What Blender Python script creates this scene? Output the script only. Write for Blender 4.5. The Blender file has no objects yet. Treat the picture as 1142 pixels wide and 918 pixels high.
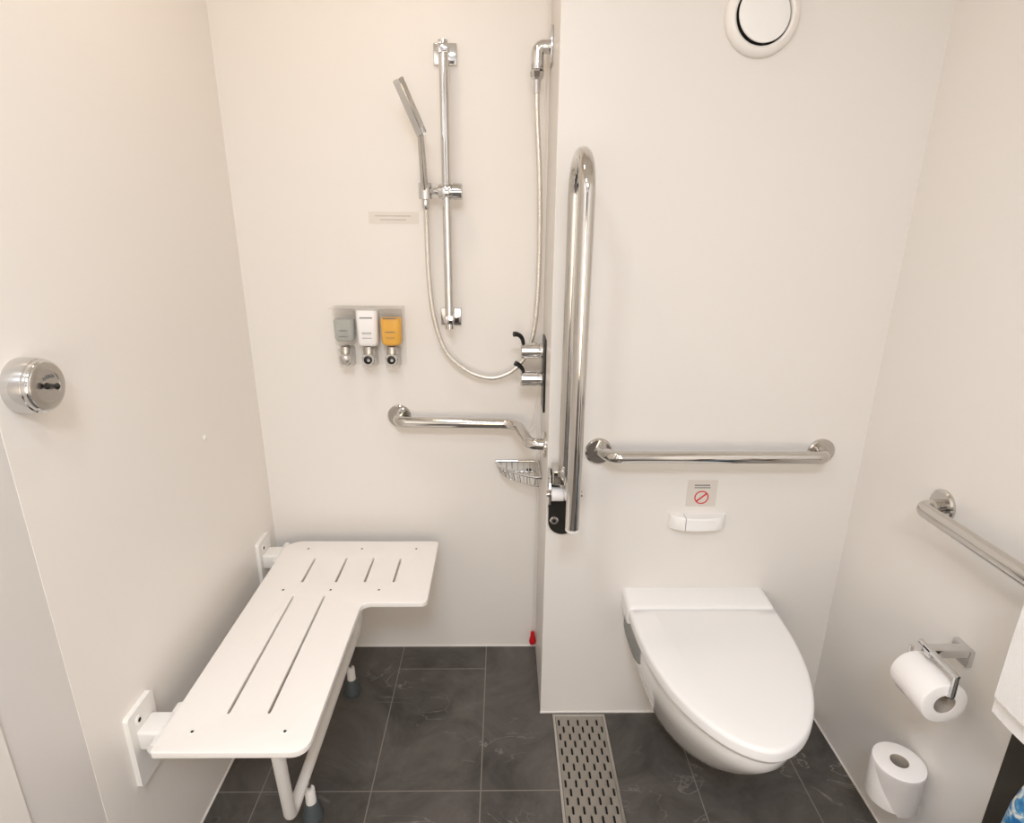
import bpy, bmesh, math, random
from mathutils import Vector, Matrix
random.seed(7)
C = bpy.context.scene.collection
PI = math.pi

# ------------------------------------------------------------------ materials
def mat(name, col, rough=0.5, metal=0.0, spec=0.5, coat=0.0, trans=0.0, ior=1.45, alpha=1.0,
        bump=0.0, bscale=200.0, var=0.0, vscale=4.0, sss=0.0):
    m = bpy.data.materials.new(name); m.use_nodes = True
    nt = m.node_tree; b = nt.nodes['Principled BSDF']
    b.inputs['Base Color'].default_value = (*col, 1)
    b.inputs['Roughness'].default_value = rough
    b.inputs['Metallic'].default_value = metal
    b.inputs['Specular IOR Level'].default_value = spec
    b.inputs['Coat Weight'].default_value = coat
    b.inputs['Transmission Weight'].default_value = trans
    b.inputs['IOR'].default_value = ior
    b.inputs['Alpha'].default_value = alpha
    if sss: b.inputs['Subsurface Weight'].default_value = sss
    if bump or var:
        tc = nt.nodes.new('ShaderNodeTexCoord')
    if bump:
        n = nt.nodes.new('ShaderNodeTexNoise'); n.inputs['Scale'].default_value = bscale; n.inputs['Detail'].default_value = 3
        nt.links.new(tc.outputs['Object'], n.inputs['Vector'])
        bp = nt.nodes.new('ShaderNodeBump'); bp.inputs['Strength'].default_value = bump; bp.inputs['Distance'].default_value = 0.002
        nt.links.new(n.outputs['Fac'], bp.inputs['Height']); nt.links.new(bp.outputs['Normal'], b.inputs['Normal'])
    if var:
        n2 = nt.nodes.new('ShaderNodeTexNoise'); n2.inputs['Scale'].default_value = vscale; n2.inputs['Detail'].default_value = 2
        nt.links.new(tc.outputs['Object'], n2.inputs['Vector'])
        mx = nt.nodes.new('ShaderNodeMix'); mx.data_type = 'RGBA'
        mx.inputs[6].default_value = (*[c*(1-var) for c in col], 1); mx.inputs[7].default_value = (*[min(1, c*(1+var)) for c in col], 1)
        nt.links.new(n2.outputs['Fac'], mx.inputs[0]); nt.links.new(mx.outputs[2], b.inputs['Base Color'])
    return m

M = {}
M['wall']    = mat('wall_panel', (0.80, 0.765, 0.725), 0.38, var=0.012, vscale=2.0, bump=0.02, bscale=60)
M['wall_l']  = mat('wall_panel_left_lit', (0.87, 0.83, 0.785), 0.38, var=0.012, vscale=2.0, bump=0.02, bscale=60)  # same wall panel lightened, putting stronger light into its colour
M['wall_t']  = mat('wall_panel_toilet_dim', (0.735, 0.705, 0.672), 0.38, var=0.012, vscale=2.0, bump=0.02, bscale=60)  # same wall panel darkened, putting weaker light into its colour
M['wall2']   = mat('wall_panel_grey', (0.73, 0.695, 0.67), 0.4, var=0.01)
M['door']    = mat('door_white', (0.83, 0.79, 0.75), 0.4, var=0.01)
M['ceil']    = mat('ceiling_paint', (0.82, 0.79, 0.75), 0.7, var=0.01)
M['dark']    = mat('dark_cladding', (0.050, 0.043, 0.034), 0.4, var=0.35, vscale=9)
M['seal']    = mat('white_sealant', (0.80, 0.77, 0.735), 0.4, var=0.01)
M['chrome']  = mat('chrome', (0.68, 0.675, 0.67), 0.07, 1.0, var=0.01)
M['steel']   = mat('polished_steel', (0.60, 0.58, 0.55), 0.09, 1.0, var=0.015)
M['brush']   = mat('brushed_steel', (0.56, 0.535, 0.50), 0.28, 1.0, var=0.04, vscale=30)
M['drain']   = mat('drain_steel', (0.36, 0.33, 0.29), 0.42, 0.7, var=0.08, vscale=22)
M['seat']    = mat('seat_plastic', (0.90, 0.865, 0.83), 0.35, bump=0.03, bscale=400, var=0.01)
M['frame']   = mat('white_coated_metal', (0.86, 0.84, 0.81), 0.3, var=0.01)
M['porc']    = mat('porcelain', (0.84, 0.83, 0.815), 0.12, coat=0.4, var=0.006)
M['lid']     = mat('lid_plastic', (0.84, 0.83, 0.82), 0.25, var=0.006)
M['shade']   = mat('recess_shade_grey', (0.58, 0.595, 0.58), 0.5, var=0.02)  # painted shade of the bowl's side recesses
M['rubber']  = mat('grey_rubber', (0.075, 0.09, 0.095), 0.6, var=0.1, vscale=30)
M['black']   = mat('black_plastic', (0.012, 0.011, 0.010), 0.35, var=0.1, vscale=30)
M['blackm']  = mat('black_satin', (0.022, 0.021, 0.018), 0.32, 0.3, var=0.1, vscale=30)
M['void']    = mat('dark_void', (0.006, 0.006, 0.006), 0.8, var=0.1)
M['paper']   = mat('tissue_paper', (0.90, 0.875, 0.86), 0.9, bump=0.25, bscale=350, var=0.015, vscale=30)
M['paper2']  = mat('tissue_edge', (0.84, 0.80, 0.77), 0.95, bump=0.2, bscale=500, var=0.02, vscale=60)
M['card']    = mat('cardboard', (0.44, 0.38, 0.32), 0.9, var=0.05, vscale=30)
M['red']     = mat('red_plastic', (0.62, 0.008, 0.015), 0.35, var=0.03)
M['cord']    = mat('white_cord', (0.82, 0.78, 0.72), 0.7, var=0.02, vscale=40)
M['hose']    = mat('hose_steel', (0.76, 0.735, 0.69), 0.25, 0.85, var=0.03, vscale=60, bump=0.4, bscale=700)
M['towel']   = mat('towel_cotton', (0.92, 0.905, 0.895), 0.95, bump=0.7, bscale=500, var=0.02, vscale=40)
M['clear']   = mat('clear_plastic', (0.90, 0.88, 0.84), 0.12, alpha=0.10, var=0.005)
M['rack']    = mat('frosted_rack', (0.78, 0.74, 0.69), 0.2, alpha=0.28, var=0.01)
M['plate']   = mat('clear_plate', (0.72, 0.68, 0.63), 0.15, alpha=0.05, var=0.01)
M['gel']     = mat('grey_gel', (0.50, 0.52, 0.48), 0.2, alpha=0.62, var=0.05, vscale=20)
M['amber']   = mat('amber_gel', (0.80, 0.40, 0.004), 0.25, spec=0.25, var=0.12, vscale=18)
M['lotion']  = mat('white_bottle', (0.88, 0.86, 0.85), 0.3, var=0.01)
M['ink']     = mat('grey_ink', (0.17, 0.16, 0.16), 0.6, var=0.1, vscale=80)
M['inkpale'] = mat('pale_ink', (0.54, 0.49, 0.44), 0.6, var=0.1, vscale=80)
M['sticker'] = mat('pale_sticker', (0.73, 0.68, 0.62), 0.35, var=0.01)
M['sign']    = mat('grey_sign', (0.64, 0.60, 0.55), 0.3, var=0.01)
M['tan']     = mat('tan_strap', (0.55, 0.42, 0.29), 0.7, var=0.05)

def floor_mat():
    m = bpy.data.materials.new('slate_tiles'); m.use_nodes = True
    nt = m.node_tree; N = nt.nodes; L = nt.links; b = N['Principled BSDF']
    tc = N.new('ShaderNodeTexCoord'); sp = N.new('ShaderNodeSeparateXYZ'); L.new(tc.outputs['Object'], sp.inputs[0])
    def ma(op, a, bb=None, cc=None):
        n = N.new('ShaderNodeMath'); n.operation = op
        for i, v in enumerate((a, bb, cc)):
            if v is None: continue
            if isinstance(v, (int, float)): n.inputs[i].default_value = v
            else: L.new(v, n.inputs[i])
        return n.outputs[0]
    x, y = sp.outputs[0], sp.outputs[1]
    W = 0.0016
    u = ma('DIVIDE', ma('ADD', x, 0.6555), 0.2999)              # column coordinate
    fu = ma('FRACT', u); col = ma('FLOOR', u)
    du = ma('MULTIPLY', ma('MINIMUM', fu, ma('SUBTRACT', 1.0, fu)), 0.2999)
    gx = ma('LESS_THAN', du, W)
    par = ma('MODULO', ma('ABSOLUTE', col), 2.0)                # 0 even, 1 odd
    left = ma('LESS_THAN', x, 0.2)
    # joints every 0.93 through y = 1.233, plus the half step in the odd columns only
    def line(off, per):
        f = ma('FRACT', ma('DIVIDE', ma('SUBTRACT', y, off), per))
        return ma('LESS_THAN', ma('MULTIPLY', ma('MINIMUM', f, ma('SUBTRACT', 1.0, f)), per), W)
    g1 = ma('MULTIPLY', line(1.233, 0.93), left)
    g2 = ma('MULTIPLY', ma('MULTIPLY', line(1.698, 0.93), left), par)
    g3 = ma('MULTIPLY', line(0.965, 0.93), ma('SUBTRACT', 1.0, left))
    g = ma('MAXIMUM', ma('MAXIMUM', gx, g1), ma('MAXIMUM', g2, g3))
    # slate body
    n1 = N.new('ShaderNodeTexNoise'); n1.inputs['Scale'].default_value = 4.5; n1.inputs['Detail'].default_value = 9; n1.inputs['Roughness'].default_value = 0.68
    n1.inputs['Distortion'].default_value = 0.8
    L.new(tc.outputs['Object'], n1.inputs['Vector'])
    cr = N.new('ShaderNodeValToRGB'); cr.color_ramp.elements[0].position = 0.3; cr.color_ramp.elements[1].position = 0.72
    cr.color_ramp.elements[0].color = (0.046, 0.041, 0.037, 1); cr.color_ramp.elements[1].color = (0.140, 0.126, 0.114, 1)
    L.new(n1.outputs['Fac'], cr.inputs[0])
    # pale veins: thin band of a distorted noise, masked by a larger noise
    n2 = N.new('ShaderNodeTexNoise'); n2.inputs['Scale'].default_value = 3.1; n2.inputs['Detail'].default_value = 5; n2.inputs['Distortion'].default_value = 1.6
    mp = N.new('ShaderNodeMapping'); mp.inputs['Rotation'].default_value = (0, 0, 0.7); mp.inputs['Scale'].default_value = (1.0, 2.2, 1)
    L.new(tc.outputs['Object'], mp.inputs[0]); L.new(mp.outputs[0], n2.inputs['Vector'])
    band = ma('SUBTRACT', 1.0, ma('MINIMUM', 1.0, ma('MULTIPLY', ma('ABSOLUTE', ma('SUBTRACT', n2.outputs['Fac'], 0.52)), 90.0)))
    n3 = N.new('ShaderNodeTexNoise'); n3.inputs['Scale'].default_value = 3.4; n3.inputs['Detail'].default_value = 3
    L.new(tc.outputs['Object'], n3.inputs['Vector'])
    mk = N.new('ShaderNodeMapRange'); mk.inputs[1].default_value = 0.50; mk.inputs[2].default_value = 0.68; L.new(n3.outputs['Fac'], mk.inputs[0])
    vein = ma('MULTIPLY', ma('MULTIPLY', band, mk.outputs[0]), 1.0)
    mx = N.new('ShaderNodeMix'); mx.data_type = 'RGBA'; L.new(vein, mx.inputs[0]); L.new(cr.outputs[0], mx.inputs[6]); mx.inputs[7].default_value = (0.33, 0.305, 0.285, 1)
    mg = N.new('ShaderNodeMix'); mg.data_type = 'RGBA'; L.new(ma('MULTIPLY', g, 0.9), mg.inputs[0]); L.new(mx.outputs[2], mg.inputs[6]); mg.inputs[7].default_value = (0.24, 0.215, 0.19, 1)
    L.new(mg.outputs[2], b.inputs['Base Color'])
    b.inputs['Roughness'].default_value = 0.42; b.inputs['Specular IOR Level'].default_value = 0.4
    bp = N.new('ShaderNodeBump'); bp.inputs['Strength'].default_value = 0.12; bp.inputs['Distance'].default_value = 0.003
    L.new(n1.outputs['Fac'], bp.inputs['Height']); L.new(bp.outputs[0], b.inputs['Normal'])
    return m
M['floor'] = floor_mat()

def bag_mat():
    m = bpy.data.materials.new('blue_pattern'); m.use_nodes = True
    nt = m.node_tree; N = nt.nodes; L = nt.links; b = N['Principled BSDF']
    tc = N.new('ShaderNodeTexCoord'); n = N.new('ShaderNodeTexNoise'); n.inputs['Scale'].default_value = 34; n.inputs['Detail'].default_value = 4; n.inputs['Distortion'].default_value = 1.2
    L.new(tc.outputs['Object'], n.inputs['Vector'])
    cr = N.new('ShaderNodeValToRGB'); e = cr.color_ramp.elements
    e[0].position = 0.42; e[0].color = (0.012, 0.11, 0.34, 1); e[1].position = 0.60; e[1].color = (0.72, 0.76, 0.74, 1)
    k = e.new(0.50); k.color = (0.03, 0.25, 0.50, 1)
    L.new(n.outputs['Fac'], cr.inputs[0]); L.new(cr.outputs[0], b.inputs['Base Color']); b.inputs['Roughness'].default_value = 0.3
    return m
M['bag'] = bag_mat()

# ------------------------------------------------------------------ helpers (all geometry given in room metres)
def wloc(o):
    v = Vector((0, 0, 0))
    while o is not None:
        v += o.location; o = o.parent
    return v
def obj(name, bm, m, parent=None, smooth=True, bevel=0.0, bseg=3, angle=40, origin=None):
    if bevel:
        es = [e for e in bm.edges if len(e.link_faces) == 2 and e.calc_face_angle(0) > math.radians(35)]
        if es: bmesh.ops.bevel(bm, geom=es, offset=bevel, segments=bseg, profile=0.5, affect='EDGES', clamp_overlap=True)
    bmesh.ops.recalc_face_normals(bm, faces=bm.faces)
    off = wloc(parent) if parent else origin
    if off is None:
        xs = [v.co for v in bm.verts]
        off = Vector(((min(v.x for v in xs)+max(v.x for v in xs))/2, (min(v.y for v in xs)+max(v.y for v in xs))/2, min(v.z for v in xs)))
    bmesh.ops.translate(bm, verts=bm.verts, vec=-off)
    me = bpy.data.meshes.new(name); bm.to_mesh(me); bm.free()
    o = bpy.data.objects.new(name, me); C.objects.link(o); me.materials.append(m)
    if parent: o.parent = parent
    else: o.location = off
    if smooth:
        for p in me.polygons: p.use_smooth = True
        me.set_sharp_from_angle(angle=math.radians(angle))
    return o
def thing(name, label, cat, loc, group=None):
    o = bpy.data.objects.new(name, None); C.objects.link(o); o.location = loc; o.empty_display_size = 0.05
    o['label'] = label; o['category'] = cat
    if group: o['group'] = group
    return o
def tag(o, label, cat, group=None):
    o['label'] = label; o['category'] = cat
    if group: o['group'] = group
    return o
def struct(name, bm, m, **k):
    o = obj(name, bm, m, smooth=False, origin=Vector((0, 0, 0)), **k); o['kind'] = 'structure'; return o
def B(): return bmesh.new()
def box(bm, x0, x1, y0, y1, z0, z1):
    r = bmesh.ops.create_cube(bm, size=1)
    for v in r['verts']:
        v.co = Vector((x0+(v.co.x+.5)*(x1-x0), y0+(v.co.y+.5)*(y1-y0), z0+(v.co.z+.5)*(z1-z0)))
    return bm
def ring_loft(bm, rings, cap0=True, cap1=True, closed=True):
    vs = [[bm.verts.new(p) for p in r] for r in rings]
    n = len(rings[0])
    for a, b in zip(vs[:-1], vs[1:]):
        for i in range(n if closed else n-1):
            bm.faces.new((a[i], a[(i+1) % n], b[(i+1) % n], b[i]))
    if cap0: bm.faces.new(vs[0][::-1])
    if cap1: bm.faces.new(vs[-1])
    return vs
def fillet(pts, rad, n=8):
    pts = [Vector(p) for p in pts]; out = [pts[0]]
    if not isinstance(rad, (list, tuple)): rad = [rad]*(len(pts)-2)
    for i in range(1, len(pts)-1):
        p, a, b = pts[i], (pts[i-1]-pts[i]), (pts[i+1]-pts[i])
        la, lb = a.length, b.length; a.normalize(); b.normalize()
        ang = a.angle(b); r = rad[i-1]
        d = min(r/math.tan(ang/2), la*0.49, lb*0.49)
        s, e = p+a*d, p+b*d
        rr = d*math.tan(ang/2); bis = (a+b).normalized(); c = p+bis*(rr/math.sin(ang/2))
        u, w = s-c, e-c; th = u.angle(w)
        for k in range(n+1):
            t = k/n
            out.append(c+(u*math.sin((1-t)*th)+w*math.sin(t*th))/math.sin(th))
    out.append(pts[-1]); return out
def catmull(pts, n=8):
    P = [Vector(p) for p in pts]; P = [2*P[0]-P[1]]+P+[2*P[-1]-P[-2]]; out = []
    for i in range(1, len(P)-2):
        for k in range(n):
            t = k/n; a, b, c, d = P[i-1:i+3]
            out.append(0.5*((2*b)+(c-a)*t+(2*a-5*b+4*c-d)*t*t+(3*b-a-3*c+d)*t**3))
    out.append(P[-2]); return out
def tube(bm, pts, r, seg=16, cap=True):
    pts = [Vector(p) for p in pts]; rr = r if isinstance(r, (list, tuple)) else [r]*len(pts)
    rings = []; nrm = None
    for i, p in enumerate(pts):
        t = (pts[min(i+1, len(pts)-1)]-pts[max(i-1, 0)]).normalized()
        if nrm is None:
            nrm = t.cross(Vector((0.3, 0.5, 0.81))).normalized()
        else:
            nrm = (nrm-t*nrm.dot(t)).normalized()
        bn = t.cross(nrm)
        rings.append([p+(nrm*math.cos(2*PI*k/seg)+bn*math.sin(2*PI*k/seg))*rr[i] for k in range(seg)])
    ring_loft(bm, rings, cap, cap); return bm
def cyl(bm, a, b, r, seg=32, r2=None):
    return tube(bm, [a, b], [r, r if r2 is None else r2], seg)
def lathe(bm, origin, axis, prof, seg=40, cap0=True, cap1=True):
    o = Vector(origin); ax = Vector(axis).normalized()
    u = ax.cross(Vector((0.21, 0.43, 0.87))).normalized(); w = ax.cross(u)
    rings = [[o+ax*h+(u*math.cos(2*PI*k/seg)+w*math.sin(2*PI*k/seg))*max(r, 1e-5) for k in range(seg)] for h, r in prof]
    ring_loft(bm, rings, cap0, cap1); return bm
def annulus(bm, origin, axis, ri, ro, h, seg=48, ch=0.001):
    o = Vector(origin); ax = Vector(axis).normalized()
    u = ax.cross(Vector((0.21, 0.43, 0.87))).normalized(); w = ax.cross(u)
    prof = [(0, ri), (0, ro), (h-ch, ro), (h, ro-ch), (h, ri+ch), (h-ch, ri)]
    rings = [[o+ax*hh+(u*math.cos(2*PI*k/seg)+w*math.sin(2*PI*k/seg))*r for k in range(seg)] for hh, r in prof]
    vs = [[bm.verts.new(p) for p in r] for r in rings]
    for j in range(len(vs)):
        a, b = vs[j], vs[(j+1) % len(vs)]
        for i in range(seg): bm.faces.new((a[i], a[(i+1) % seg], b[(i+1) % seg], b[i]))
    return bm
def rrect(w, h, r, n=6):
    out = []
    for cx, cy, a0 in ((w/2-r, h/2-r, 0), (-w/2+r, h/2-r, PI/2), (-w/2+r, -h/2+r, PI), (w/2-r, -h/2+r, 1.5*PI)):
        for k in range(n+1):
            a = a0+k/n*PI/2; out.append((cx+r*math.cos(a), cy+r*math.sin(a)))
    return out
def slot_plate(loops, thick, bev=0.001):
    """flat plate in XY with holes, first loop outside; returns bmesh from z=0 to thick"""
    cu = bpy.data.curves.new('plate', 'CURVE'); cu.dimensions = '2D'; cu.fill_mode = 'BOTH'
    cu.extrude = thick/2-bev; cu.bevel_depth = bev; cu.bevel_resolution = 2
    for lp in loops:
        s = cu.splines.new('POLY'); s.points.add(len(lp)-1)
        for p, (x, y) in zip(s.points, lp): p.co = (x, y, 0, 1)
        s.use_cyclic_u = True
    o = bpy.data.objects.new('plate', cu); C.objects.link(o)
    bpy.context.view_layer.update()
    me = bpy.data.meshes.new_from_object(o.evaluated_get(bpy.context.evaluated_depsgraph_get()))
    bm = bmesh.new(); bm.from_mesh(me); bmesh.ops.remove_doubles(bm, verts=bm.verts, dist=1e-6)
    bmesh.ops.translate(bm, verts=bm.verts, vec=(0, 0, thick/2))
    bpy.data.objects.remove(o); bpy.data.curves.remove(cu); bpy.data.meshes.remove(me)
    return bm
def prism(bm, poly, tf, h):
    """extrude a 2-D polygon; tf maps (u,v,w) to room space"""
    ring_loft(bm, [[tf(u, v, 0) for u, v in poly], [tf(u, v, h) for u, v in poly]]); return bm

# ------------------------------------------------------------------ room numbers
YT, YR, XL, XR, XE, ZC = 1.505, 1.815, -0.776, 0.99, 0.124, 2.45
struct('floor', box(B(), -1.0, 1.2, -1.6, 2.0, -0.06, 0), M['floor'])
struct('ceiling', box(B(), -1.0, 1.2, -1.6, 2.0, ZC, ZC+0.06), M['ceil'])
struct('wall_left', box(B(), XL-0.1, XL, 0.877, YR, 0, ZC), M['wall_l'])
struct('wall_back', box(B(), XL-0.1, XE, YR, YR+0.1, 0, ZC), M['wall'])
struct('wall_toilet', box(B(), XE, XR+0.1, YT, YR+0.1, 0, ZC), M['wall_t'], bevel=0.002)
struct('wall_right', box(B(), XR, XR+0.1, 0.889, YT, 0, ZC), M['wall'])
struct('trim_1', box(B(), XL-0.1, XL-0.0008, 0.732, 0.877, 0, ZC), M['wall2'])
struct('door_1', box(B(), XL-0.1, XL+0.004, -0.15, 0.732, 0, ZC), M['door'])
struct('wall_left_front', box(B(), XL-0.1, XL, -1.5, -0.15, 0, ZC), M['wall'])
struct('trim_2', box(B(), XR, XR+0.1, -0.1, 0.889, 0, 0.80), M['dark'])
struct('wall_right_front', box(B(), XR, XR+0.1, -0.1, 0.889, 0.80, ZC), M['wall'])
struct('wall_right_rear', box(B(), XR, XR+0.1, -1.5, -0.1, 0, ZC), M['wall'])
struct('wall_behind', box(B(), -1.0, 1.2, -1.6, -1.5, 0, ZC), M['wall2'])
struct('unseen_dark_panel', box(B(), -0.45, 0.35, -1.5, -1.48, 0, 2.05), mat('dark_reflected_panel', (0.07, 0.05, 0.035), 0.4, var=0.3, vscale=6))  # unseen dark panel added for the chrome to reflect
# sealant lines along the foot of the walls
struct('trim_3', box(B(), XE-0.001, XR, YT-0.004, YT, 0, 0.0035), M['seal'])
struct('trim_4', box(B(), XR-0.004, XR, 0.889, YT-0.004, 0, 0.0035), M['seal'])
struct('trim_5', box(B(), XL, XE, YR-0.004, YR, 0, 0.0035), M['seal'])
struct('trim_6', box(B(), XL, XL+0.004, 0.877, YR-0.004, 0, 0.0035), M['seal'])

# ------------------------------------------------------------------ shower seat
def shower_seat():
    t = thing('folding_shower_seat', 'white L-shaped slotted folding shower seat hinged on the left wall', 'shower seat', (-0.48, 1.33, 0))
    zt, th = 0.48, 0.016
    x0, x1, x2 = -0.700, -0.3905, -0.210
    y0, y1, y2 = 0.927, 1.413, 1.738
    def corner(px, py, dx1, dy1, dx2, dy2, r, n=6):
        a = Vector((px+dx1*r, py+dy1*r)); b = Vector((px+dx2*r, py+dy2*r)); c = Vector((px, py)); o = []
        ctr = a+b-c
        for k in range(n+1):
            t_ = k/n*PI/2; o.append(tuple(ctr+(a-ctr)*math.cos(t_)+(b-ctr)*math.sin(t_)))
        return o
    out = []
    out += corner(x0, y0, 0, 1, 1, 0, 0.006) + corner(x1, y0, -1, 0, 0, 1, 0.032)
    out += corner(x1, y1, 0, -1, 1, 0, 0.03) + corner(x2, y1, -1, 0, 0, 1, 0.016)
    out += corner(x2, y2, 0, -1, -1, 0, 0.012) + corner(x0, y2, 1, 0, 0, -1, 0.05)
    loops = [out]
    def slot(xa, ya, yb, xb=None, w=0.0105):
        xb = xa if xb is None else xb
        o = [(xa-w/2, ya+w/2), (xa-w/4, ya), (xa+w/4, ya), (xa+w/2, ya+w/2), (xb+w/2, yb-w/2), (xb+w/4, yb), (xb-w/4, yb), (xb-w/2, yb-w/2)]
        loops.append(o)
    for x in (-0.588, -0.501): slot(x, 1.022, 1.447)
    for x in (-0.585, -0.4865, -0.402, -0.3175): slot(x, 1.507, 1.643)
    screws = [(-0.640, 0.975), (-0.449, 0.975), (-0.625, 1.468), (-0.490, 1.468), (-0.352, 1.468), (-0.622, 1.690), (-0.450, 1.690), (-0.276, 1.690)]
    bm = slot_plate(loops, th, 0.002); bmesh.ops.translate(bm, verts=bm.verts, vec=(0, 0, zt-th))
    obj('seat_panel', bm, M['seat'], t)
    for x, y in screws:
        s = obj('screw', lathe(B(), (x, y, zt-0.004), (0, 0, 1), [(0, .0065), (.0046, .0065), (.0052, .005)], 20), M['frame'], t)
        obj('screw_socket', lathe(B(), (x, y, zt+0.0010), (0, 0, 1), [(0, .0034), (.0006, .0034)], 6), M['void'], s)
    # wall brackets
    for yb in (1.016, 1.702):
        bm = prism(B(), rrect(0.090, 0.182, 0.008), lambda u, v, w: Vector((XL+w, yb+u, 0.422+v)), 0.011)
        br = obj('wall_bracket', bm, M['frame'], t, bevel=0.003)
        for v in (0.064, -0.064):
            bc = (XL+0.010, yb+(0.022 if v < 0 else -0.014), 0.422+v)
            bo = obj('bolt', lathe(B(), bc, (1, 0, 0), [(0, .011), (.0025, .011), (.0035, .009), (.0035, .0055)], 24), M['frame'], br)
            lb = lathe(B(), (bc[0]+0.003, bc[1], bc[2]), (1, 0, 0), [(0, .0052), (.001, .0052)], 6)
            obj('bolt', lb, M['void'], br).name = 'bolt_socket'
        bm = box(B(), XL+0.010, XL+0.062, yb-0.030, yb+0.030, 0.418, 0.466)
        obj('hinge_block', bm, M['frame'], br, bevel=0.006)
        bm = cyl(B(), (XL+0.060, yb-0.058, 0.450), (XL+0.060, yb+0.058, 0.450), 0.0125)
        obj('hinge_pin', bm, M['frame'], br, bevel=0.003)
        bm = box(B(), XL+0.060, XL+0.14, yb-0.026, yb+0.026, 0.447, 0.464)
        obj('hinge_tongue', bm, M['frame'], br, bevel=0.003)
    # leg frame: down at the front, along, up at the back
    path = fillet([(-0.462, 0.955, 0.462), (-0.496, 1.045, 0.150), (-0.496, 1.722, 0.150), (-0.452, 1.700, 0.462)], [0.035, 0.035], 10)
    obj('leg_frame', tube(B(), path, 0.0140, 20), M['frame'], t)
    for y in (1.160, 1.592):
        f = obj('foot', lathe(B(), (-0.492, y, 0.050), (0, 0, 1), [(0, .0135), (.048, .0125), (.05, .011)], 28), M['frame'], t)
        obj('stud', cyl(B(), (-0.492, y, 0.098), (-0.492, y, 0.142), 0.005, 16), M['steel'], f)
        obj('rubber_tip', lathe(B(), (-0.492, y, 0), (0, 0, 1), [(0, .026), (.004, .027), (.012, .026), (.022, .022), (.052, .0175), (.055, .015)], 32), M['rubber'], f)
    # cross bar carrying the seat under the back
    obj('cross_bar', tube(B(), [(-0.66, 1.70, 0.452), (-0.30, 1.70, 0.452)], 0.0115, 18), M['frame'], t)
    obj('cross_bar', tube(B(), [(-0.66, 0.958, 0.452), (-0.44, 0.958, 0.452)], 0.0115, 18), M['frame'], t)
shower_seat()

# ------------------------------------------------------------------ grab bars
def flange(bm, c, axis, r=0.037, h=0.009):
    lathe(bm, c, axis, [(0, r), (h*0.6, r), (h, r-0.004), (h, 0.018)], 44)
def grab_bar(label, path, rad, ends, r=0.0165, dark=False, fm=None):
    t = thing('grab_bar', label, 'grab bar', ends[0][0], group='wall mounted steel grab bars')
    obj('bar', tube(B(), fillet(path, rad, 10), r, 28), M['steel'], t)
    for c, ax in ends:
        bm = B(); flange(bm, c, ax); obj('flange', bm, fm or M['steel'], t)
    return t
grab_bar('polished grab bar in the shower corner, bent at its right end, below the soap bottles',
         [(-0.330, YR, 0.892), (-0.328, 1.752, 0.892), (0.045, 1.752, 0.888), (0.078, 1.590, 0.883), (XE, 1.586, 0.883)],
         [0.04, 0.055, 0.03], [((-0.330, YR, 0.892), (0, -1, 0)), ((XE, 1.586, 0.883), (-1, 0, 0))])
grab_bar('straight horizontal grab bar on the wall above the toilet',
         [(0.262, YT, 0.897), (0.290, 1.432, 0.908), (0.842, 1.432, 0.908), (0.872, YT, 0.897)], [0.03, 0.03],
         [((0.262, YT, 0.897), (0, -1, 0)), ((0.872, YT, 0.897), (0, -1, 0))])
grab_bar('grab bar on the right wall above the paper roll, running out of frame',
         [(XR, 1.190, 0.893), (0.922, 1.165, 0.900), (0.922, 0.50, 0.915), (XR, 0.48, 0.915)], [0.03, 0.03],
         [((XR, 1.190, 0.893), (-1, 0, 0)), ((XR, 0.48, 0.915), (-1, 0, 0))])

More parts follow.
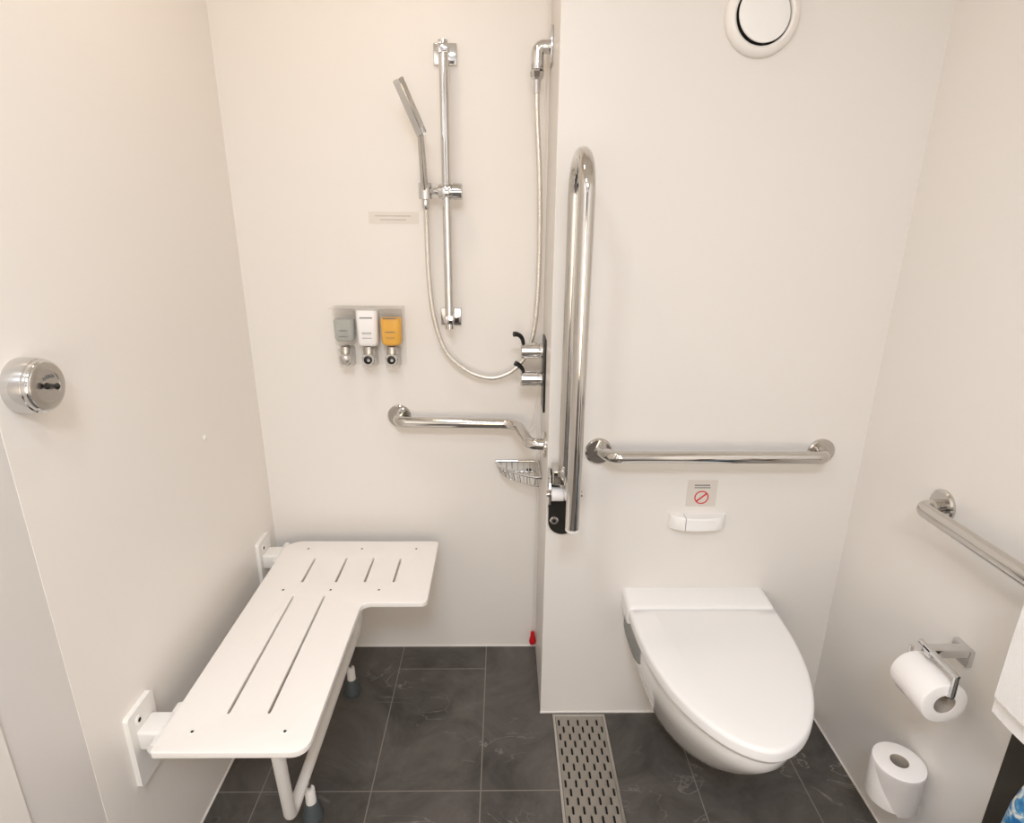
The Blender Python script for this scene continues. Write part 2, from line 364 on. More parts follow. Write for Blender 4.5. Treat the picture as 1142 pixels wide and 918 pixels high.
# ------------------------------------------------------------------ fold-up support rail
def fold_rail():
    X = 0.166
    t = thing('fold_up_support_rail', 'tall polished U-shaped support rail folded upright beside the toilet', 'support rail', (X, YT, 0.64))
    pl = []
    for k in range(21):
        a = PI+k/20*PI; pl.append((0.040*math.cos(a), 0.685+0.040*math.sin(a)))
    pl += [(0.040, 0.840), (0.036, 0.846), (-0.036, 0.846), (-0.040, 0.840)]
    obj('wall_plate', prism(B(), pl, lambda u, v, w: Vector((X+0.004+u, YT-w, v)), 0.008), M['blackm'], t, bevel=0.0015)
    for dx, z in ((-0.020, 0.690),):
        s = obj('bolt', lathe(B(), (X+dx, YT-0.008, z), (0, -1, 0), [(0, .012), (.004, .012), (.006, .010), (.006, .006), (.003, .0055)], 24), M['chrome'], t)
        obj('bolt_socket', lathe(B(), (X+dx, YT-0.0125, z), (0, -1, 0), [(0, .0055), (.001, .0055)], 6), M['black'], s)
    yf, yr, zt = 1.252, 1.462, 1.545
    path = [(X, yf, 0.800), (X, yf, zt)]
    rad = (yr-yf)/2
    for k in range(1, 24):
        a = k/24*PI; path.append((X, yf+rad-rad*math.cos(a), zt+rad*0.78*math.sin(a)))
    path += [(X, yr, zt), (X, yr, 0.800)]
    obj('rail_tube', tube(B(), path, 0.0165, 28), M['steel'], t)
    # hinge: two cheeks, block, white roller, link plate joining the two limbs
    for x0 in (X-0.041, X+0.038):
        prof = [(-0.0, 0.745), (-0.03, 0.745), (-0.058, 0.77), (-0.062, 0.815), (-0.045, 0.845), (0, 0.85)]
        obj('hinge_cheek', prism(B(), prof, lambda u, v, w: Vector((x0+w, YT-0.008+u, v)), 0.005), M['steel'], t, bevel=0.0012)
    obj('hinge_pin', cyl(B(), (X-0.047, 1.452, 0.793), (X+0.049, 1.452, 0.793), 0.009, 24), M['steel'], t, bevel=0.002)
    obj('hinge_block', box(B(), X-0.033, X-0.002, 1.430, 1.492, 0.828, 0.868), M['steel'], t, bevel=0.003)
    obj('roller', cyl(B(), (X-0.034, 1.452, 0.793), (X-0.002, 1.452, 0.793), 0.0195, 32), M['lotion'], t, bevel=0.003)
    obj('link_plate', box(B(), X-0.005, X+0.005, yf, yr, 0.806, 0.842), M['steel'], t, bevel=0.002)
    obj('end_cap', lathe(B(), (X, yf, 0.793), (0, 0, 1), [(0, .014), (.003, .0165), (.009, .0165)], 28), M['lotion'], t)
fold_rail()

# ------------------------------------------------------------------ toilet
def toilet():
    cx = 0.566
    t = thing('wall_hung_toilet', 'white wall-hung toilet with its long tapered lid closed', 'toilet', (cx, YT, 0.07))
    def outline(yr, yt, w, p=2.4, q=1.8, n=28, notch=None, straight=0.0):
        pts = []
        for k in range(n+1):
            s = math.sin(k/n*PI/2)
            y = yr+(yt-yr)*s
            h = w*max(0.0, 1-s**p)**(1/q)
            if notch and notch[0] < y < notch[1]: h = min(h, notch[2])
            pts.append((h, y))
        # left side is a little fuller at the tip: plain symmetric outline
        return [(cx+h, y) for h, y in pts]+[(cx-h, y) for h, y in pts[-2::-1]]
    def loft(levels, m, name, parent, bevel=0):
        bm = B(); ring_loft(bm, [[(x, y, z) for x, y in o] for z, o in levels])
        return obj(name, bm, m, parent, bevel=bevel, angle=50)
    # lid
    yr, yt, w = 1.408, 0.942, 0.208
    L = []
    for z, ins in ((0.4255, 0.002), (0.427, 0.0), (0.446, 0.0), (0.4515, 0.002), (0.4545, 0.006), (0.4555, 0.012), (0.4570, 0.07)):
        L.append((z, outline(yr-ins*0.1, yt+ins, w-ins)))
    loft(L, M['lid'], 'lid', t)
    # seat ring under it
    loft([(0.410, outline(1.42, 0.955, 0.196)), (0.412, outline(1.42, 0.952, 0.199)), (0.424, outline(1.42, 0.950, 0.200)), (0.426, outline(1.42, 0.953, 0.198))], M['lid'], 'seat', t)
    # rear cover with the hinge
    bm = B()
    rings = []
    for y, w_, z in ((YT, 0.210, 0.463), (1.430, 0.210, 0.459), (1.418, 0.209, 0.456), (1.4145, 0.206, 0.452)):
        prof = [(-w_, 0.405), (w_, 0.405), (w_, z-0.014), (w_-0.003, z-0.006), (w_-0.010, z-0.001), (w_-0.02, z), (-w_+0.02, z), (-w_+0.010, z-0.001), (-w_+0.003, z-0.006), (-w_, z-0.014)]
        rings.append([(cx+u, y, v) for u, v in prof])
    ring_loft(bm, rings); obj('rear_cover', bm, M['lid'], t)
    # bowl hanging off the wall
    lev = []
    nz = (1.30, 1.462, 0.158)
    LV = ((0.075, 1.30, 0.095), (0.080, 1.28, 0.108), (0.10, 1.245, 0.118), (0.14, 1.185, 0.134), (0.19, 1.125, 0.152), (0.24, 1.075, 0.168), (0.29, 1.030, 0.186), (0.33, 0.997, 0.198), (0.37, 0.968, 0.203), (0.40, 0.960, 0.202), (0.409, 0.962, 0.198))
    for z, yt_, w_ in LV: lev.append((z, outline(YT, yt_, w_, 2.4, 1.8, 40)))
    loft(lev, M['porc'], 'bowl', t)
    # grey patches on the bowl sides painting the shade of recesses below the seat
    def side(y, z):
        for a, b in zip(LV, LV[1:]):
            if a[0] <= z <= b[0]:
                f = (z-a[0])/(b[0]-a[0]); yt_ = a[1]+(b[1]-a[1])*f; w_ = a[2]+(b[2]-a[2])*f
                return w_*max(0.0, 1-((YT-y)/(YT-yt_))**2.4)**(1/1.8)
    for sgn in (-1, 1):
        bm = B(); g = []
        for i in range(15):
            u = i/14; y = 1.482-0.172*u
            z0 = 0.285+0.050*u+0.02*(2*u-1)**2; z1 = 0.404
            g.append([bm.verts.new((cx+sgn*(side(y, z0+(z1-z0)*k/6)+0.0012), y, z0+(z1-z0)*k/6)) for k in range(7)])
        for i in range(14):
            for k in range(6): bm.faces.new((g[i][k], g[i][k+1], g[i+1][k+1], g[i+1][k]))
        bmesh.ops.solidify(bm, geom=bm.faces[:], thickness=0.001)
        obj('side_shade_patch', bm, M['shade'], t)
toilet()

# ------------------------------------------------------------------ floor drain
def drain():
    x0, x1, y0, y1 = 0.163, 0.326, 0.55, 1.492
    t = thing('shower_drain', 'long steel floor drain with staggered slots beside the toilet', 'drain', (0.245, 1.02, 0.0))
    obj('frame', slot_plate([[(x0, y0), (x1, y0), (x1, y1), (x0, y1)], [(x0+.006, y0+.006), (x1-.006, y0+.006), (x1-.006, y1-.006), (x0+.006, y1-.006)]], 0.004, 0.0008), M['brush'], t)
    obj('channel', box(B(), x0+.005, x1-.005, y0+.005, y1-.005, 0.0002, 0.0008), M['void'], t)
    loops = [[(x0+.008, y0+.008), (x1-.008, y0+.008), (x1-.008, y1-.008), (x0+.008, y1-.008)]]
    y = y1-0.033; row = 0
    while y > y0+0.04:
        for k in range(5):
            cxs = x0+0.0165+k*0.0295+(0.0125 if row % 2 else 0)
            w, h = 0.0034, 0.0125
            loops.append([(cxs-w, y-h+w), (cxs-w*.5, y-h), (cxs+w*.5, y-h), (cxs+w, y-h+w), (cxs+w, y+h-w), (cxs+w*.5, y+h), (cxs-w*.5, y+h), (cxs-w, y+h-w)])
        y -= 0.0262; row += 1
    bm = slot_plate(loops, 0.003, 0.0004); bmesh.ops.translate(bm, verts=bm.verts, vec=(0, 0, 0.0012))
    obj('grate', bm, M['drain'], t)
drain()

# ------------------------------------------------------------------ shower rail, hand shower, hose, outlet, mixer
def shower_rail():
    X, Y = -0.157, 1.752
    t = thing('shower_slide_rail', 'vertical chrome shower slide rail on the back wall', 'shower rail', (X, YR, 1.18))
    obj('pole', cyl(B(), (X, Y, 1.185), (X, Y, 1.931), 0.0125, 24), M['chrome'], t, bevel=0.002)
    for z in (1.912, 1.212):
        b = obj('wall_mount', box(B(), X-0.031, X+0.031, YR-0.010, YR, z-0.026, z+0.026), M['chrome'], t, bevel=0.002)
        obj('mount_arm', box(B(), X-0.013, X+0.013, Y-0.013, YR-0.008, z-0.013, z+0.013), M['chrome'], b, bevel=0.003)
    z = 1.566
    s = obj('slider', lathe(B(), (X-0.022, Y, z), (1, 0, 0), [(0, .018), (.003, .020), (.036, .020), (.037, .0188), (.039, .0188), (.040, .0215), (.064, .0215), (.066, .019)], 36), M['chrome'], t)
    obj('slider_knob', lathe(B(), (X+0.0, Y-0.018, z), (0, -1, 0), [(0, .012), (.006, .012), (.007, .010)], 24), M['chrome'], s)
    obj('holder_arm', tube(B(), [(X-0.022, Y, z), (X-0.036, Y-0.003, z), (X-0.044, Y-0.006, z)], [0.010, 0.009, 0.012], 20), M['chrome'], s)
    bm = B(); annulus(bm, (X-0.0575, Y-0.008, z-0.021), (0, 0, 1), 0.0112, 0.0185, 0.042, 32); obj('holder_ring', bm, M['chrome'], s)
shower_rail()
def hand_shower():
    t = thing('hand_shower', 'slim flat chrome hand shower leaning left in its holder on the slide rail', 'shower head', (-0.2145, 1.744, 1.54))
    a, b = Vector((-0.2145, 1.742, 1.545)), Vector((-0.2165, 1.700, 1.712))
    obj('handle', tube(B(), [a, a.lerp(b, .15), a.lerp(b, .6), a.lerp(b, .95), b], [.0100, .0105, .0095, .0080, .0085], 22), M['steel'], t)
    # flat slab head, its thin edge turned to the room
    c = Vector((-0.262, 1.660, 1.822)); d = (c-b).normalized(); L = (c-b).length
    n = Vector((0.90, -0.25, 0)); n = (n-d*n.dot(d)).normalized(); w = d.cross(n)
    poly = rrect(0.030, L+0.012, 0.005, 4)
    bm = B(); ring_loft(bm, [[b+d*(L/2-0.004+v)+w*u+n*k for u, v in poly] for k in (-0.0085, 0.0085)])
    h = obj('head', bm, M['chrome'], t, bevel=0.003)
    poly = rrect(0.024, L-0.012, 0.004, 4)
    bm = B(); ring_loft(bm, [[b+d*(L/2+v)+w*u+n*k for u, v in poly] for k in (0.008, 0.0098)])
    obj('spray_face', bm, M['brush'], h)
hand_shower()
def hose():
    t = thing('shower_hose', 'long steel shower hose looping from the hand shower to the wall outlet', 'hose', (-0.05, 1.766, 1.03))
    P = [(-0.2145, 1.746, 1.530), (-0.2155, 1.757, 1.455), (-0.2150, 1.765, 1.330), (-0.2035, 1.768, 1.213), (-0.172, 1.772, 1.113), (-0.111, 1.775, 1.053), (-0.043, 1.775, 1.029),
         (0.012, 1.775, 1.041), (0.052, 1.775, 1.073), (0.082, 1.775, 1.126), (0.099, 1.772, 1.228), (0.104, 1.768, 1.408), (0.099, 1.752, 1.600), (0.088, 1.736, 1.758), (0.086, 1.731, 1.812)]
    obj('pipe', tube(B(), catmull(P, 8), 0.0072, 16), M['hose'], t)
    obj('end_nut', lathe(B(), (-0.2145, 1.744, 1.518), (0, 0, 1), [(0, .0075), (.004, .0095), (.018, .0105), (.026, .0105)], 20), M['chrome'], t)
    obj('end_nut', lathe(B(), (0.086, 1.731, 1.806), (0, 0, 1), [(0, .0085), (.02, .0095), (.036, .010)], 20), M['chrome'], t)
hose()
def outlet():
    t = thing('shower_outlet_elbow', 'small chrome elbow water outlet high in the shower corner', 'water outlet', (XE, 1.731, 1.913))
    obj('wall_plate', box(B(), XE-0.007, XE, 1.697, 1.767, 1.873, 1.955), M['chrome'], t, bevel=0.002)
    obj('elbow', tube(B(), fillet([(XE-0.005, 1.731, 1.914), (0.086, 1.731, 1.914), (0.086, 1.731, 1.862)], 0.019, 8), 0.0165, 22), M['chrome'], t)
    obj('swivel_nut', lathe(B(), (0.086, 1.731, 1.838), (0, 0, 1), [(0, .011), (.005, .018), (.018, .0195), (.026, .015), (.036, .014)], 8), M['chrome'], t, angle=20)
outlet()
def mixer():
    t = thing('shower_mixer', 'chrome shower mixer with two round knobs and black levers beside the fold-up rail', 'shower mixer', (XE, 1.70, 0.965))
    obj('wall_plate', box(B(), XE-0.006, XE, 1.655, 1.745, 0.955, 1.172), M['blackm'], t, bevel=0.002)  # black colour paints in the dark reflection along the plate edge
    for z, big in ((1.131, 1), (1.048, 0)):
        k = obj('knob', lathe(B(), (XE-0.008, 1.70, z), (-1, 0, 0), [(0, .0225), (.010, .0225), (.011, .020), (.014, .020), (.015, .023), (.060, .023), (.0635, .020)], 40), M['chrome'], t)
        if big: pts = [(0.060, 1.698, z+0.018), (0.057, 1.692, z+0.034), (0.050, 1.686, z+0.046), (0.040, 1.680, z+0.052), (0.031, 1.676, z+0.053)]
        else: pts = [(0.061, 1.698, z+0.018), (0.057, 1.690, z+0.031), (0.048, 1.684, z+0.043), (0.036, 1.680, z+0.051)]
        obj('lever', tube(B(), catmull(pts, 5), [0.0052+0.0025*i/(5*(len(pts)-1)) for i in range(5*(len(pts)-1)+1)], 14), M['black'], k, bevel=0.002)
mixer()
def pull_cord():
    t = thing('emergency_pull_cord', 'thin white emergency cord with a red toggle hanging in the shower corner', 'pull cord', (0.112, 1.796, 0.03))
    P = [(0.114, 1.793, 2.45), (0.114, 1.793, 1.6), (0.113, 1.792, 1.03), (0.106, 1.788, 0.955), (0.098, 1.784, 0.905), (0.086, 1.782, 0.872), (0.083, 1.781, 0.852), (0.094, 1.783, 0.858), (0.108, 1.788, 0.872), (0.113, 1.793, 0.80), (0.113, 1.795, 0.45), (0.1125, 1.796, 0.075)]
    obj('cord', tube(B(), catmull(P, 6), 0.0016, 8), M['cord'], t)
    obj('toggle', lathe(B(), (0.112, 1.796, 0.024), (0, 0, 1), [(0, .006), (.003, .010), (.012, .0125), (.022, .011), (.036, .0075), (.050, .0075), (.055, .005)], 24), M['red'], t)
pull_cord()

# ------------------------------------------------------------------ soap basket
def basket():
    t = thing('soap_basket', 'small chrome wire corner soap basket under the bent grab bar', 'soap basket', (0.05, YR, 0.69))
    zt, zb = 0.738, 0.704
    def arc(z, ins=0.0):
        o = []
        for k in range(17):
            s = k/16
            # rounded front from the back wall round to the return wall
            p = Vector((-0.024+ins, YR-0.006-ins*0.5, z)); q = Vector((XE-0.006-ins*.4, 1.675+ins, z)); m = Vector((0.000+ins, 1.715+ins*.7, z))
            o.append((1-s)**2*p+2*s*(1-s)*m+s*s*q)
        return o
    top = arc(zt); bot = arc(zb, 0.014)
    cor = Vector((XE-0.006, YR-0.006, zt)); corb = Vector((XE-0.012, YR-0.012, zb))
    obj('top_rim', tube(B(), [cor]+top+[cor], 0.0042, 12), M['chrome'], t)
    obj('bottom_rim', tube(B(), [corb]+bot+[corb], 0.0022, 10), M['chrome'], t)
    for k in range(1, 16, 2):
        bm = tube(B(), [top[k], bot[k]], 0.0017, 8); obj('wire', bm, M['chrome'], t)
    for k in range(7):
        x = -0.005+k*0.0185
        a = Vector((x, YR-0.006, zt)); b = Vector((x, YR-0.010, zb)); f = min(bot, key=lambda p: abs(p.x-x))
        bm = tube(B(), fillet([a, b, Vector((x, f.y, zb))], 0.008, 5), 0.0017, 8); obj('wire', bm, M['chrome'], t)
    obj('wall_screw', lathe(B(), (0.088, YR, 0.703), (0, -1, 0), [(0, .008), (.006, .008), (.007, .006)], 20), M['black'], t)
basket()

# ------------------------------------------------------------------ soap dispensers
def soaps():
    xs = [(-0.474), (-0.404), (-0.334)]
    t = thing('soap_dispenser_rack', 'clear wall rack with three chrome pumps holding the soap bottles', 'soap rack', (-0.404, YR, 1.06))
    obj('back_plate', prism(B(), rrect(0.214, 0.182, 0.008), lambda u, v, w: Vector((-0.404+u, YR-0.001-w, 1.152+v)), 0.004), M['plate'], t, bevel=0.001)
    obj('top_shelf', box(B(), -0.511, -0.297, 1.755, YR-0.004, 1.2385, 1.2425), M['rack'], t, bevel=0.001)
    for x in xs:
        p = obj('pump', prism(B(), rrect(0.040, 0.062, 0.008), lambda u, v, w: Vector((x+u, YR-0.005-w, 1.090+v)), 0.048), M['rack'], t, bevel=0.003)
        obj('neck', lathe(B(), (x, 1.770, 1.104), (0, 0, 1), [(0, .016), (.014, .016), (.020, .013), (.0225, .013)], 24), M['brush'], p)
        obj('button_ring', lathe(B(), (x, 1.763, 1.088), (0, -1, 0), [(0, .0185), (.006, .0185), (.008, .0165)], 32), M['chrome'], p)
        obj('button', lathe(B(), (x-0.001, 1.755, 1.088), (0, -1, 0), [(0, .0125), (.003, .0125), (.005, .010), (.0055, .0)], 32), M['black' if x > -0.45 else 'brush'], p)
        obj('button_dot', lathe(B(), (x+0.002, 1.7505, 1.088), (0, -1, 0), [(0, .0045), (.0018, .0045)], 16), M['chrome'], p)
    grp = 'soap bottles in the wall rack'
    def body(x, z0, z1, ins, m, name, parent, zs=1.0):
        bm = B(); rings = []
        H0, H1 = 1.128, 1.2355
        for z in (z0, z0+0.003, z0+0.010, (z0+z1)/2, z1-0.004, z1):
            f = (z-H0)/(H1-H0)
            sh = 0.006 if z in (z0,) else (0.0025 if z == z0+0.003 else 0)
            sh2 = 0.002 if z == z1 else 0
            w = 0.060+0.004*f-2*ins-2*sh-2*sh2; d = 0.046-2*ins-2*sh-2*sh2
            rings.append([(x+u, 1.780+v, z) for u, v in rrect(w, d, min(0.016, d*0.35), 6)])
        ring_loft(bm, rings); return obj(name, bm, m, parent)
    def marks(x, rows, parent):
        for z, w, h in rows:
            bm = B(); u = -w/2
            while u < w/2-0.001:
                l = random.uniform(0.0022, 0.005); box(bm, x+u, x+min(u+l, w/2), 1.7562, 1.7572, z-h/2, z+h/2); u += l+0.0009
            obj('print', bm, M['ink'], parent, smooth=False)
    b = thing('soap_bottle', 'clear bottle of grey gel, leftmost in the shower soap rack', 'bottle', (xs[0], 1.78, 1.128), grp)
    body(xs[0], 1.128, 1.2355, 0, M['clear'], 'shell', b)
    body(xs[0], 1.142, 1.208, 0.002, M['gel'], 'gel', b)
    marks(xs[0], [(1.176, 0.022, 0.003), (1.158, 0.024, 0.0022)], b)
    b = thing('soap_bottle', 'opaque white bottle in the middle of the shower soap rack', 'bottle', (xs[1], 1.78, 1.128), grp)
    body(xs[1], 1.128, 1.2355, 0, M['lotion'], 'shell', b)
    marks(xs[1], [(1.214, 0.036, 0.0036), (1.170, 0.028, 0.0016), (1.166, 0.028, 0.0012), (1.154, 0.028, 0.0016)], b)
    b = thing('soap_bottle', 'bottle filled with amber yellow soap at the right of the rack', 'bottle', (xs[2], 1.78, 1.128), grp)
    body(xs[2], 1.128, 1.2355, 0, M['clear'], 'shell', b)
    body(xs[2], 1.1305, 1.212, 0.0012, M['amber'], 'soap', b)
    marks(xs[2], [(1.2125, 0.040, 0.0030), (1.172, 0.030, 0.0026), (1.155, 0.026, 0.0016)], b)
soaps()

# ------------------------------------------------------------------ wall sticker, sign, air freshener, vent, knob
def dashes(bm, cx, z, w, h, y, lo=0.003, hi=0.008, gap=0.0012):
    u = -w/2
    while u < w/2-0.001:
        l = random.uniform(lo, hi); box(bm, cx+u, cx+min(u+l, w/2), y-0.0005, y, z-h/2, z+h/2); u += l+gap
t = thing('wall_notice', 'pale notice strip with two small lines of text beside the slide rail', 'sign', (-0.317, YR, 1.476))
obj('sticker', prism(B(), rrect(0.144, 0.033, 0.002), lambda u, v, w: Vector((-0.317+u, YR-w, 1.4955+v)), 0.0012), M['sticker'], t)
bm = B(); dashes(bm, -0.318, 1.5005, 0.104, 0.0035, YR-0.0012); dashes(bm, -0.318, 1.490, 0.074, 0.0035, YR-0.0012); obj('print', bm, M['inkpale'], t, smooth=False)

t = thing('toilet_notice', 'small grey square sign with a red prohibition circle above the toilet', 'sign', (0.558, YT, 0.73))
obj('plate', prism(B(), rrect(0.083, 0.080, 0.002), lambda u, v, w: Vector((0.5585+u, YT-w, 0.770+v)), 0.0015), M['sign'], t)
bm = B(); dashes(bm, 0.5585, 0.7955, 0.044, 0.0034, YT-0.0015, .003, .006); dashes(bm, 0.5585, 0.7880, 0.044, 0.0034, YT-0.0015, .003, .006); obj('print', bm, M['ink'], t, smooth=False)
bm = B(); annulus(bm, (0.5585, YT-0.0015, 0.7580), (0, -1, 0), 0.0170, 0.0200, 0.0008, 40, 0.0001)
a = math.radians(42); d = Vector((math.cos(a), 0, math.sin(a))); n = Vector((-math.sin(a), 0, math.cos(a))); c0 = Vector((0.5585, YT-0.0015, 0.7580))
ring_loft(bm, [[c0+d*s*0.0175+n*k*0.0019+Vector((0, -q, 0)) for s, k in ((-1, -1), (1, -1), (1, 1), (-1, 1))] for q in (0, 0.0008)])
obj('prohibition_mark', bm, M['red'], t, smooth=False)

t = thing('air_freshener', 'white rounded plastic dispenser box on the wall just above the toilet lid', 'dispenser', (0.552, YT, 0.66))
def af(x0, x1, z0, z1, dep):
    bm = B(); n = 16; rows = []
    for z in (z0, z0+0.004, z1-0.004, z1):
        ins = 0.004 if z in (z0, z1) else 0
        fr = []
        for k in range(n+1):
            u = k/n; x = x0+(x1-x0)*u; X = (x-0.552)/0.080
            fr.append((x, YT-max(0.003, (dep-ins)*max(0.0, 1-abs(X)**2.6)**0.5), z))
        rows.append(fr+[(x1, YT+0.001, z), (x0, YT+0.001, z)])
    ring_loft(bm, rows); return bm
obj('cover', af(0.513, 0.631, 0.668, 0.708, 0.038), M['lid'], t)
obj('side_section', af(0.473, 0.511, 0.668, 0.708, 0.037), M['frame'], t)

t = thing('ventilation_valve', 'round white ventilation valve with a dark ring gap high on the toilet wall', 'vent', (0.566, YT, 1.84))
vc = Vector((0.5655, YT, 1.925))
bm = B(); lathe(bm, vc, (0, -1, 0), [(0, .082), (.004, .083), (.012, .080), (.018, .073), (.020, .066), (.017, .0615), (.002, .060)], 72); obj('outer_ring', bm, M['seal'], t)
bm = B(); lathe(bm, vc+Vector((0, -0.0060, 0)), (0, -1, 0), [(0, .0605), (.0004, .0605)], 64); obj('gap', bm, M['void'], t)
ax = Vector((0.10, -1, 0.10)).normalized()
bm = B(); lathe(bm, vc+Vector((-0.0002, -0.0110, 0.0002)), ax, [(0, .052), (.003, .0575), (.006, .0582), (.008, .0575), (.0095, .052), (.0105, .03), (.0107, 0)], 64); obj('centre_disc', bm, M['lid'], t)

t = thing('round_chrome_fitting', 'round chrome fitting with a black dumbbell pull on the left wall', 'wall fitting', (XL, 0.943, 1.19))
kc = Vector((XL-0.0005, 0.939, 1.234))
obj('housing', lathe(B(), kc, (1, 0, 0), [(0, .046), (.003, .0465), (.028, .0455), (.031, .0445), (.032, .0425), (.035, .0420), (.039, .041), (.0405, .039)], 64), M['chrome'], t)
f = obj('face_plate', lathe(B(), kc+Vector((0.040, 0, 0)), (1, 0, 0), [(0, .0385), (.0012, .038), (.002, .0355), (.002, .026), (.001, .025), (.001, .0)], 56), M['brush'], t)
kn = B(); fx = kc.x+0.0465
kz = lambda y: (fx, 0.940+y, 1.2330-0.29*y)
tube(kn, [kz(-.013), kz(-.0105), kz(-.008), kz(.008), kz(.0105), kz(.013)], [.0035, .0055, .0034, .0034, .0055, .0035], 16)
obj('pull', kn, M['black'], t)
bm = B()
for k in range(4):
    y = 0.9335+k*0.006; box(bm, kc.x+0.0410, kc.x+0.0426, y, y+0.003 if k % 2 else y+0.0018, 1.2455-0.0015*(k in (0, 3)), 1.2510-0.0015*(k in (0, 3)))
obj('print', bm, M['ink'], f, smooth=False)

o = obj('screw_cap', lathe(B(), (XL-0.001, 1.464, 0.947), (1, 0, 0), [(0, .007), (.003, .007), (.005, .004), (.0055, 0)], 20), M['frame'])
tag(o, 'tiny white screw cap on the bare left wall above the shower seat', 'screw cap')

# ------------------------------------------------------------------ toilet paper
def paper_roll(name, label, c, axis, R=0.054, ri=0.020, h=0.105, twist=0):
    t = thing(name, label, 'toilet roll', c, group='toilet paper rolls')
    c = Vector(c); ax = Vector(axis).normalized()
    u = ax.cross(Vector((0, 0, 1))) if abs(ax.z) < .9 else Vector((1, 0, 0)); u.normalize(); w = ax.cross(u)
    seg = 64
    P = lambda hh, r, a: c+ax*hh+(u*math.cos(a)+w*math.sin(a))*r
    prof = [(0, ri), (0, R-0.004), (0.0015, R-0.001), (0.004, R), (h-0.004, R), (h-0.0015, R-0.001), (h, R-0.004), (h, ri)]
    bm = B(); vs = [[bm.verts.new(P(hh, r, 2*PI*k/seg)) for k in range(seg)] for hh, r in prof]
    for a, b in zip(vs, vs[1:]+vs[:1]):
        for i in range(seg): bm.faces.new((a[i], a[(i+1) % seg], b[(i+1) % seg], b[i]))
    obj('roll', bm, M['paper'], t)
    prof = [(0.001, ri-0.0014), (0.001, ri-0.0002), (h-0.001, ri-0.0002), (h-0.001, ri-0.0014)]
    bm = B(); vs = [[bm.verts.new(P(hh, r, 2*PI*k/seg)) for k in range(seg)] for hh, r in prof]
    for a, b in zip(vs, vs[1:]+vs[:1]):
        for i in range(seg): bm.faces.new((a[i], a[(i+1) % seg], b[(i+1) % seg], b[i]))
    obj('core', bm, M['card'], t)
    return t, P
def sheet(t, P, h, R, a_top, a_bot, a_end, d=0.0016, lift=0.0):
    """loose outer sheet wrapped on the roll; its free edge runs from a_top to a_bot"""
    bm = B(); nh, na = 12, 14; g = []
    for i in range(nh+1):
        f = i/nh; a0 = a_bot+(a_top-a_bot)*f; row = []
        for j in range(na+1):
            s = j/na; a = a0+(a_end-a0)*s
            row.append(bm.verts.new(P(0.001+(h-0.002)*f, R+d*(1-s)+lift*(1-s)**3*math.sin(PI*f)+0.0002, a)))
        g.append(row)
    for i in range(nh):
        for j in range(na): bm.faces.new((g[i][j], g[i][j+1], g[i+1][j+1], g[i+1][j]))
    bmesh.ops.solidify(bm, geom=bm.faces[:], thickness=0.0008)
    obj('loose_sheet', bm, M['paper'], t)

# holder: wall plate, post, flat bar, bent end, rod through the roll
t = thing('toilet_roll_holder', 'chrome toilet roll holder fixed on the right wall', 'roll holder', (XR, 1.030, 0.60))
obj('wall_plate', prism(B(), rrect(0.050, 0.042, 0.003), lambda u, v, w: Vector((XR-w, 1.036+u, 0.624+v)), 0.010), M['chrome'], t, bevel=0.0015)
obj('post', box(B(), 0.894, XR-0.008, 1.012, 1.036, 0.628, 0.648), M['chrome'], t, bevel=0.002)
obj('top_bar', box(B(), 0.894, 0.903, 0.936, 1.050, 0.640, 0.650), M['chrome'], t, bevel=0.002)
obj('rod', tube(B(), fillet([(0.8985, 0.9405, 0.646), (0.8985, 0.9385, 0.590), (0.8985, 1.066, 0.586), (0.8985, 1.068, 0.615)], [0.012, 0.006], 6), 0.0052, 14), M['chrome'], t)
RR = 0.0475
tr, P = paper_roll('toilet_roll', 'toilet roll hanging sideways on the chrome wall holder', (0.897, 0.948, 0.570), (0, 1, 0), R=RR, ri=0.0225, h=0.104)
sheet(tr, P, 0.104, RR, 2.2, 1.3, 0.2, 0.0025, 0.005)
R2 = 0.056
tr, P = paper_roll('toilet_roll', 'spare toilet roll standing upright on a peg low on the right wall', (0.930, 1.055, 0.196), (0, 0, 1), R=R2, ri=0.020, h=0.105)
sheet(tr, P, 0.105, R2, PI+0.10, PI+1.25, PI+2.6, 0.0045, 0.0)
t = thing('spare_roll_peg', 'chrome peg bracket under the spare toilet roll on the right wall', 'roll holder', (0.930, 1.055, 0.188))
obj('wall_plate', prism(B(), rrect(0.04, 0.04, 0.003), lambda u, v, w: Vector((XR+0.001-w, 1.055+u, 0.172+v)), 0.008), M['chrome'], t, bevel=0.0015)
obj('arm', box(B(), 0.912, XR-0.007, 1.043, 1.067, 0.186, 0.1945), M['chrome'], t, bevel=0.0015)
obj('peg', cyl(B(), (0.930, 1.055, 0.193), (0.930, 1.055, 0.262), 0.007, 20), M['chrome'], t, bevel=0.002)

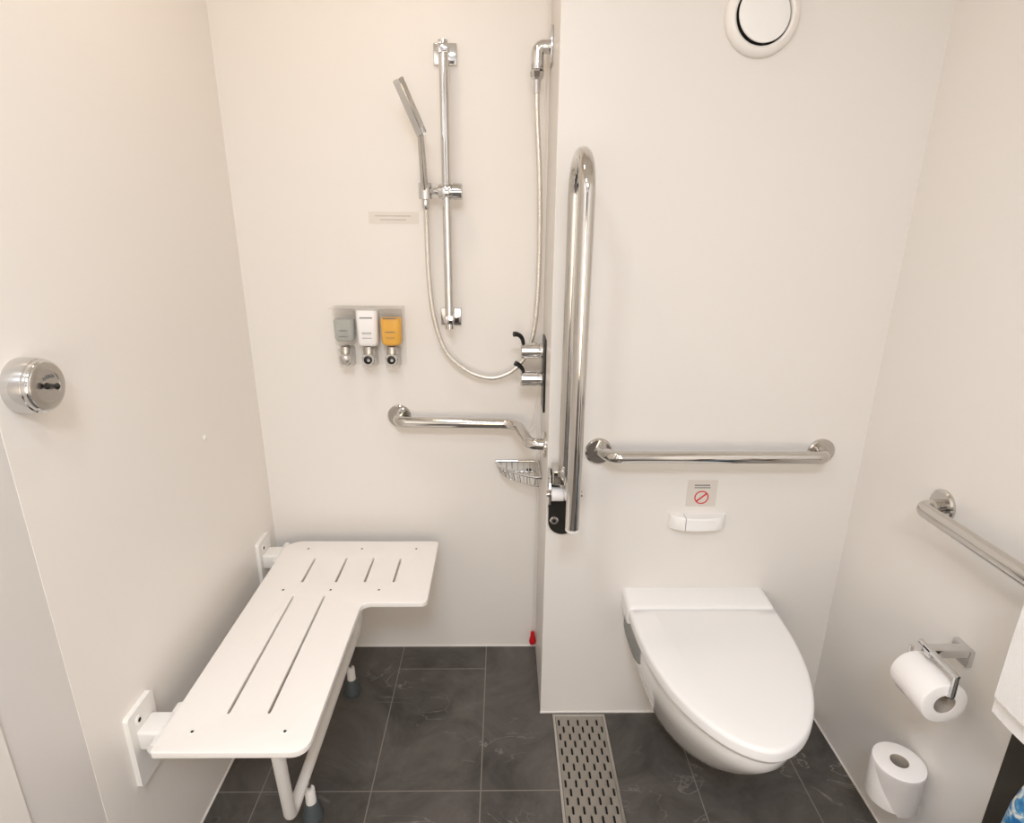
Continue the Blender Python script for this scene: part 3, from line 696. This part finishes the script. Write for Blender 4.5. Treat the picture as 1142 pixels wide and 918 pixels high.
# ------------------------------------------------------------------ towel over the right grab bar, and the blue bag
def towel():
    t = thing('hand_towel', 'thick white towel folded over the right wall grab bar', 'towel', (0.922, 0.70, 0.64))
    bz, bx = 0.907, 0.922
    def drape(ro, zf, zb, ya, yb, th, name, parent, wob=0.0):
        # cross-section in xz: outer skin out and back inside
        sec = []
        def off(r, zf_, zb_):
            p = [(bx-r, zf_)] + [(bx-r, zf_+(bz-zf_)*k/5) for k in range(1, 5)]
            p += [(bx+r*math.cos(PI-a*PI/10), bz+r*math.sin(PI-a*PI/10)) for a in range(11)]
            p += [(bx+r, bz+(zb_-bz)*k/5) for k in range(1, 6)]
            return p
        sec = off(ro, zf, zb)+off(ro-th, zf+0.002, zb+0.002)[::-1]
        n = 14; rings = []
        for i in range(n+1):
            y = ya+(yb-ya)*i/n; e = 0.004 if i in (0, n) else 0
            rings.append([(bx+(x-bx)*(1-e*2)+wob*math.sin(i*1.3+z*22)*0.5, y, z+wob*math.sin(i*0.9)) for x, z in sec])
        bm = B(); ring_loft(bm, rings)
        return obj(name, bm, M['towel'], parent, bevel=0.004, bseg=3)
    drape(0.042, 0.664, 0.70, 0.52, 0.838, 0.022, 'inner_fold', t, 0.0012)
    drape(0.056, 0.706, 0.72, 0.53, 0.828, 0.0135, 'outer_fold', t, 0.0012)
towel()
def bag():
    t = thing('patterned_bag', 'blue and white patterned bag standing under the white towel', 'bag', (0.90, 0.65, 0))
    rings = []
    for z, ex, ey in ((0.001, 0.045, 0.100), (0.006, 0.056, 0.110), (0.15, 0.060, 0.114), (0.36, 0.056, 0.116), (0.47, 0.050, 0.117), (0.54, 0.040, 0.115), (0.58, 0.026, 0.110), (0.597, 0.014, 0.103), (0.602, 0.008, 0.098)):
        ring = []
        for k in range(48):
            a = 2*PI*k/48; q = 1+(0.05*math.sin(5*a+z*20) if z > 0.01 else 0)
            c_, s_ = math.cos(a), math.sin(a)
            ring.append((0.905+ex*q*math.copysign(abs(c_)**0.8, c_), 0.652+ey*math.copysign(abs(s_)**0.8, s_), z))
        rings.append(ring)
    bm = B(); ring_loft(bm, rings); obj('bag_body', bm, M['bag'], t)
    for x in (0.890, 0.920):
        pts = fillet([(x, 0.715, 0.575), (x, 0.695, 0.645), (x, 0.605, 0.645), (x, 0.585, 0.575)], 0.03, 8)
        obj('handle', tube(B(), pts, 0.006, 12), M['tan'], t)
bag()

# ------------------------------------------------------------------ lights
def area(name, loc, size, power, col=(1, 0.90, 0.78), rot=(0, 0, 0)):
    l = bpy.data.lights.new(name, 'AREA'); l.shape = 'DISK'; l.size = size; l.energy = power; l.color = col
    o = bpy.data.objects.new(name, l); C.objects.link(o); o.location = loc; o.rotation_euler = rot; return o
area('ceiling_lamp_shower', (-0.35, 1.20, ZC-0.01), 0.16, 2.6, (1, 0.80, 0.62))
area('ceiling_lamp_middle', (-0.35, 0.20, ZC-0.01), 0.20, 6.0, (0.90, 0.98, 1))
area('ceiling_lamp_entry', (0.0, -0.60, ZC-0.01), 0.5, 32.0, (0.80, 0.88, 1))
area('rear_fill', (0.0, -1.40, 1.15), 1.1, 17.5, (1, 0.83, 0.63), (PI/2, 0, 0))  # added fill light behind the camera, not a known lamp
w = bpy.data.worlds.new('World'); bpy.context.scene.world = w; w.use_nodes = True
w.node_tree.nodes['Background'].inputs[0].default_value = (1, 0.93, 0.86, 1); w.node_tree.nodes['Background'].inputs[1].default_value = 0.05

# ------------------------------------------------------------------ camera
cd = bpy.data.cameras.new('Camera'); cam = bpy.data.objects.new('Camera', cd); C.objects.link(cam)
cd.sensor_fit = 'HORIZONTAL'; cd.sensor_width = 36; cd.lens = 663.76/1142*36; cd.clip_start = 0.02
p, yw, rl = 0.3156, 0.0168, 0.0092
f = Vector((math.sin(yw)*math.cos(p), math.cos(yw)*math.cos(p), -math.sin(p))); rt = Vector((math.cos(yw), -math.sin(yw), 0)); up = rt.cross(f)
r2 = rt*math.cos(rl)+up*math.sin(rl); u2 = up*math.cos(rl)-rt*math.sin(rl)
cam.matrix_world = Matrix(((r2.x, u2.x, -f.x, 0), (r2.y, u2.y, -f.y, 0), (r2.z, u2.z, -f.z, 1.5), (0, 0, 0, 1)))
S = bpy.context.scene; S.camera = cam
S.view_settings.view_transform = 'Standard'; S.view_settings.look = 'None'; S.view_settings.exposure = -0.06
S.cycles.max_bounces = 10; S.cycles.diffuse_bounces = 6; S.cycles.transmission_bounces = 8
